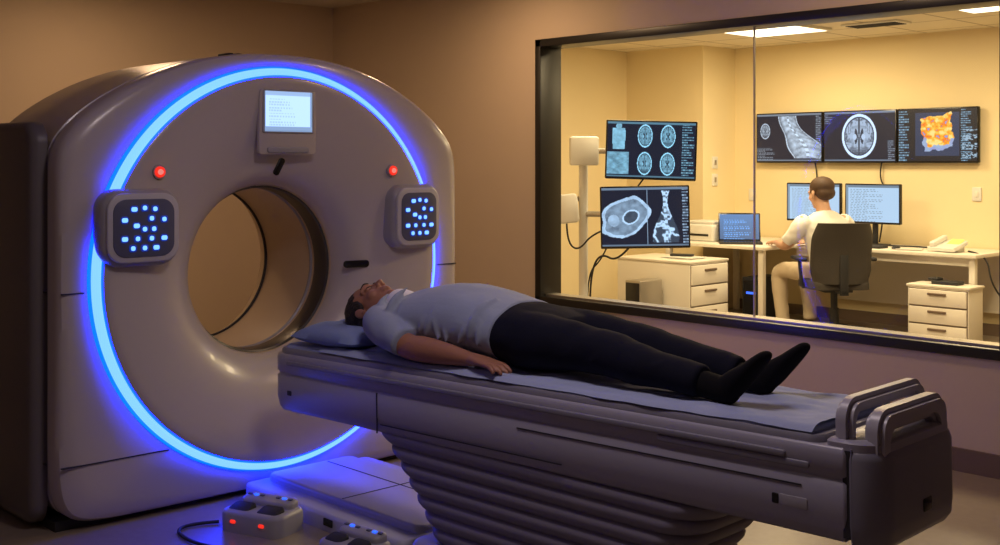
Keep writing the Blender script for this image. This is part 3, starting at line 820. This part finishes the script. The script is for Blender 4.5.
pc = group('computer_tower', (-6.35, 7.82, 0))
box('case', (-6.38, 7.80, .23), (.17, .30, .46), M_alu, pc, .01)
box('front', (-6.38, 7.648, .23), (.15, .006, .42), M_black, pc, .002)
pc2 = group('computer_tower', (-5.9, 8.95, 0))
box('case', (-5.95, 8.98, .22), (.2, .38, .44), M_blackm, pc2, .01)
box('front', (-5.95, 8.787, .22), (.17, .008, .38), M_black, pc2, .002)
box('led', (-5.95, 8.781, .30), (.10, .004, .02), M_blue, pc2)
lp = group('laptop', (-6.12, 8.86, DZ), local=True, rot=(0, 0, math.radians(38)))
slab('base', FUP(0, -.05, 0), .38, .26, .018, M_blackm, lp, .012, .003)
Ml = frame((0, .08, .018), (1, 0, 0), (0, .28, 1))
slab('lid', Ml @ Matrix.Translation((0, .13, -.012)), .38, .265, .012, M_black, lp, .012, .002)
screen('screen', Ml @ Matrix.Translation((0, .13, .001)), .355, .235, 50, 32, img_lap, 1.0, lp)
bm = bmesh.new()
for i in range(11):
    for j in range(4): addbox(bm, (-.14+i*.028, -.11+j*.026, .0195), (.022, .02, .003))
finish('keys', bm, M_black, lp)
for cx, w in ((-5.72, .56), (-5.13, .53)):
    g = group('desk_monitor', (cx, 9.5, DZ))
    monitor(g, FNY(cx, 9.44, 1.105), w, .355, img_doc, 70, 44, 1.0)
    box('neck', (cx, 9.50, .90), (.05, .02, .33), M_blackm, g, .004)
    prism('foot', cx-.12, cx+.12, 9.40, 9.58, DZ, DZ+.014, .03, M_blackm, g, .003)
bm = bmesh.new(); addbox(bm, (-5.1, 9.2, DZ+.011), (.42, .15, .02), 0, .004); finish('keyboard', bm, M_blackm)
bm = bmesh.new(); bmesh.ops.create_uvsphere(bm, u_segments=20, v_segments=12, radius=1); bmesh.ops.transform(bm, matrix=Matrix.Translation((-4.78, 9.2, DZ+.012)) @ Matrix.Diagonal((.032, .05, .016, 1)), verts=bm.verts); finish('computer_mouse', bm, M_blackm)
ph = group('desk_phone', (-4.35, 9.25, DZ+.002), local=True, rot=(0, 0, -.2))
slab('base', frame((0, 0, .035), (1, 0, 0), (0, 1, .3)), .26, .2, .03, M_white2, ph, .015, .006)
slab('display', frame((.05, .03, .078), (1, 0, 0), (0, 1, .5)), .12, .09, .004, mat('phone_lcd', (.5, .45, .1), .4, em=(1, .75, .15), es=.8), ph, .004, .001)
slab('handset', frame((-.085, 0, .07), (1, 0, 0), (0, 1, .3)), .05, .2, .035, M_white2, ph, .02, .01)
box('foot', (0, .03, .02), (.2, .10, .04), M_white2, ph)
bm = bmesh.new()
for i in range(3): addbox(bm, (-4.72+.02*i, 9.28-.02*i, DZ+.0015+.003*i), (.21, .20, .003), .2*i)
finish('notepaper', bm, M_white2)
bm = bmesh.new(); addbox(bm, (-4.2, 8.93, .515), (.22, .12, .03), 0, .008); addbox(bm, (-4.3, 8.93, .54), (.08, .1, .02), 0, .006); finish('card_reader', bm, M_blackm)
for nm, pts in (('power_cable', [(-4.2, 9.3, .745), (-4.0, 9.2, .74), (-3.95, 9.15, .5), (-3.85, 9.3, .3), (-3.8, 9.6, .02)]),
                ('network_cable', [(-5.5, 9.5, .76), (-5.3, 9.55, .745), (-4.9, 9.35, .75), (-4.7, 9.45, .75), (-4.5, 9.35, .75)]),
                ('laptop_cable', [(-6.0, 9.0, .745), (-6.2, 9.3, .75), (-6.5, 9.35, .75), (-6.7, 9.5, .745)]),
                ('monitor_cable', [(-5.9, 9.76, 1.5), (-5.85, 9.77, 1.3), (-5.95, 9.76, 1.0), (-5.8, 9.7, .75)]),
                ('monitor_cable', [(-5.2, 9.76, 1.5), (-5.25, 9.77, 1.35), (-5.15, 9.76, 1.2), (-5.2, 9.7, .75)])):
    curve(nm, pts, .007, M_blackm)
for i, (x, z) in enumerate(((-4.35, 1.2), (-6.62, 1.15))):
    g = group('wall_socket', (x, 9.79, z)); slab('plate', FNY(x, 9.80, z), .08, .12, .012, M_white2, g, .01, .003); slab('rocker', FNY(x, 9.79, z), .03, .05, .006, M_white, g, .005, .001)
gsw = group('light_switch', (-6.82, 9.5, 1.35)); 
for k, z in enumerate((1.30, 1.47)):
    slab('plate_%d' % k, FX(-6.83, 9.45, z), .085, .12, .012, M_white2, gsw, .01, .003); slab('rocker_%d' % k, FX(-6.82, 9.45, z), .03, .05, .006, M_alu, gsw, .005, .001)

# ---------------------------------------------------------------- OFFICE CHAIR
ch = group('office_chair', (-5.05, 8.66, 0), local=True, rot=(0, 0, math.radians(48)))
bm = bmesh.new()
addslab(bm, FUP(0, .02, .43), .50, .48, .075, .10, .03); finish('seat', bm, M_chair, ch, ang=60)
bm = bmesh.new(); rows = []
for j in range(15):
    v = j/14; z = .48+.50*v; hw = .250*(1-.35*max(0, v-.75)**1.2*4*.6)*(1-.25*max(0, .2-v)*5*.5)
    rowf, rowb = [], []
    for i in range(17):
        u = -1+2*i/16
        y = -.235-.09*v+.07*u*u+.03*math.sin(v*pi)
        ed = math.sqrt(max(0, 1-u**6))*.5+.5
        rowf.append(bm.verts.new((u*hw, y+.022*ed, z))); rowb.append(bm.verts.new((u*hw, y-.022*ed, z)))
    rows.append((rowf, rowb))
for a, b2 in zip(rows, rows[1:]):
    for i in range(16):
        bm.faces.new((a[0][i], a[0][i+1], b2[0][i+1], b2[0][i])); bm.faces.new((a[1][i+1], a[1][i], b2[1][i], b2[1][i+1]))
    for i in (0, 16): bm.faces.new((a[0][i], a[1][i], b2[1][i], b2[0][i]))
for r_ in (rows[0], rows[-1]):
    for i in range(16): bm.faces.new((r_[0][i], r_[0][i+1], r_[1][i+1], r_[1][i]))
finish('backrest', bm, M_chair, ch, ang=60)
bm = bmesh.new()
addcyl(bm, (0, 0, .10), (0, 0, .44), .028); addcyl(bm, (0, 0, .10), (0, 0, .26), .04)
addbox(bm, (0, -.26, .56), (.07, .02, .34), bev=.004); addbox(bm, (0, -.14, .415), (.07, .26, .03), bev=.004); addbox(bm, (0, 0, .415), (.24, .24, .03), bev=.004)
for k in range(5):
    a = 2*pi*k/5+.3; x, y = .29*math.cos(a), .29*math.sin(a)
    addcyl(bm, (0, 0, .115), (x, y, .075), .026, .016, 12)
    addcyl(bm, (x-.012*math.sin(a), y+.012*math.cos(a), .03), (x-.03*math.sin(a), y+.03*math.cos(a), .03), .03, seg=16)
    addcyl(bm, (x+.012*math.sin(a), y-.012*math.cos(a), .03), (x+.03*math.sin(a), y-.03*math.cos(a), .03), .03, seg=16)
    addcyl(bm, (x, y, .03), (x, y, .09), .010, seg=10)
for s in (-1, 1):
    addcyl(bm, (s*.27, 0, .44), (s*.29, 0, .66), .016, seg=12); addcyl(bm, (s*.12, 0, .43), (s*.27, 0, .44), .016, seg=12)
    addbox(bm, (s*.29, .02, .672), (.07, .27, .03), bev=.012)
finish('frame_and_base', bm, M_blackm, ch)

# ---------------------------------------------------------------- TECHNICIAN
tc = group('seated_technician', (-5.11, 8.70, 0), local=True, rot=(0, 0, math.radians(68))); tc.scale = (1.12, 1.07, .985)
HT = Matrix.Translation((.0, .115, 1.225)) @ Matrix.Rotation(math.radians(4), 4, 'Z') @ Matrix.Rotation(math.radians(-8), 4, 'X')
b = Body(); head_parts(b, HT, 1.06)
b.loft([(0, .06, 1.02, .075, .06), (0, .085, 1.09, .056, .056), (0, .110, 1.16, .056, .058), (0, .115, 1.20, .054)], side=(1, 0, 0))
b.loft([(0, .02, .60, .14, .09), (0, .04, .80, .15, .09), (0, .06, .98, .15, .08)], side=(1, 0, 0))
arms = {-1: [(-.185, .07, .995, .055), (-.235, .12, .88, .047), (-.26, .19, .785, .043), (-.22, .32, .785, .040), (-.17, .45, .788, .028, .024), (-.16, .47, .788, .028, .024)],
        1: [(.185, .07, .995, .055), (.235, .11, .88, .047), (.26, .17, .785, .043), (.22, .30, .785, .040), (.16, .42, .788, .028, .024), (.15, .44, .788, .028, .024)]}
for s in (-1, 1):
    b.loft(arms[s], side=(1, .2, 0))
    e = arms[s][-1]
    hand_parts(b, frame((e[0], e[1], e[2]), (-s*.25, .96, -.06), (-.96*1, -s*.25, 0)), 1.0, mir=s, curl=.7)
b.build('skin_body', M_skin2, tc, voxel=.006, smooth=3)
b = Body(); hair_parts(b, HT, 1.06); b.build('hair', M_hair2, tc, voxel=.008, smooth=2)
b = Body()
b.loft([(0, -.01, .50, .175, .125), (0, .0, .60, .168, .12), (0, .02, .72, .165, .115), (0, .045, .86, .185, .125), (0, .06, .96, .20, .115), (0, .068, 1.02, .16, .09), (0, .078, 1.065, .085, .072)], side=(1, 0, 0), seg=36, cap=.2)
for s in (-1, 1):
    a = arms[s]
    b.loft([(a[0][0]-s*.03, a[0][1], a[0][2]-.005, .070), (a[0][0]+s*.02, .085, .96, .070), (a[1][0], a[1][1], a[1][2], .062), (a[2][0], a[2][1]-.012, a[2][2]+.03, .058)], side=(1, .2, 0), seg=20, cap=.2)
b.build('polo_shirt', M_shirtw, tc, voxel=.008, smooth=4, disp=.014, dscale=.09)
b = Body()
b.loft([(0, -.02, .53, .17, .115), (0, .06, .53, .18, .10), (0, .12, .53, .17, .09)], side=(1, 0, 0), seg=28)
for s in (-1, 1):
    b.loft([(s*.085, .0, .54, .09), (s*.10, .15, .545, .088), (s*.12, .33, .55, .075), (s*.13, .43, .54, .068), (s*.13, .475, .48, .064), (s*.13, .47, .36, .062), (s*.13, .45, .22, .055), (s*.13, .43, .10, .055)], side=(1, 0, 0), seg=20, cap=.3)
b.build('trousers', M_pantsb, tc, voxel=.009, smooth=4, disp=.012, dscale=.09)
b = Body()
for s in (-1, 1): b.loft([(s*.13, .40, .045, .038, .042), (s*.13, .48, .042, .042, .040), (s*.135, .57, .034, .044, .030), (s*.138, .63, .028, .036, .022)], side=(1, 0, 0), seg=20)
b.build('shoes', M_shoe, tc, voxel=.008, smooth=3)

# ---------------------------------------------------------------- ADDED FILL LIGHTS of the scan room
def fill_light(x, y, e, col, size=.5, nm='added_ceiling_light', spread=180):  # unseen ceiling lamps with trims, added to wash the walls and table
    g = group(nm, (x, y, HC-.01))
    cyl('trim_ring', (x, y, HC-.012), (x, y, HC), size*.6, M_white2, g, size*.6, 40)
    L = bpy.data.lights.new('lamp', 'AREA'); L.shape = 'DISK'; L.size = size; L.energy = e; L.color = col; L.spread = math.radians(spread)
    o = bpy.data.objects.new('lamp', L); C.objects.link(o); o.parent = g; o.matrix_parent_inverse = PINV[g.name]; o.location = (x, y, HC-.02)
fill_light(-2.3, 2.2, 14, (1.0, .82, .84), .5)
fill_light(-5.2, 4.6, 14, (1.0, .63, .34), .3)
fill_light(-2.8, 4.5, 10, (1.0, .66, .38), .3)
fill_light(-6.6, 3.2, 12, (1.0, .63, .34), .3)
fill_light(-3.0, -.6, 3.5, (.95, .76, .80), .6)

w = bpy.data.worlds.new('World'); bpy.context.scene.world = w; w.use_nodes = True
w.node_tree.nodes['Background'].inputs[0].default_value = (.02, .02, .03, 1); w.node_tree.nodes['Background'].inputs[1].default_value = .3

# ---------------------------------------------------------------- CAMERA
cam = bpy.data.cameras.new('camera'); co = bpy.data.objects.new('camera', cam); C.objects.link(co)
co.location = (0, 0, 1.476); co.rotation_euler = (math.radians(90), 0, math.atan2(.724, .690))
cam.sensor_width = 36; cam.lens = 41.58; cam.shift_y = -.1105; cam.clip_start = .05
bpy.context.scene.camera = co
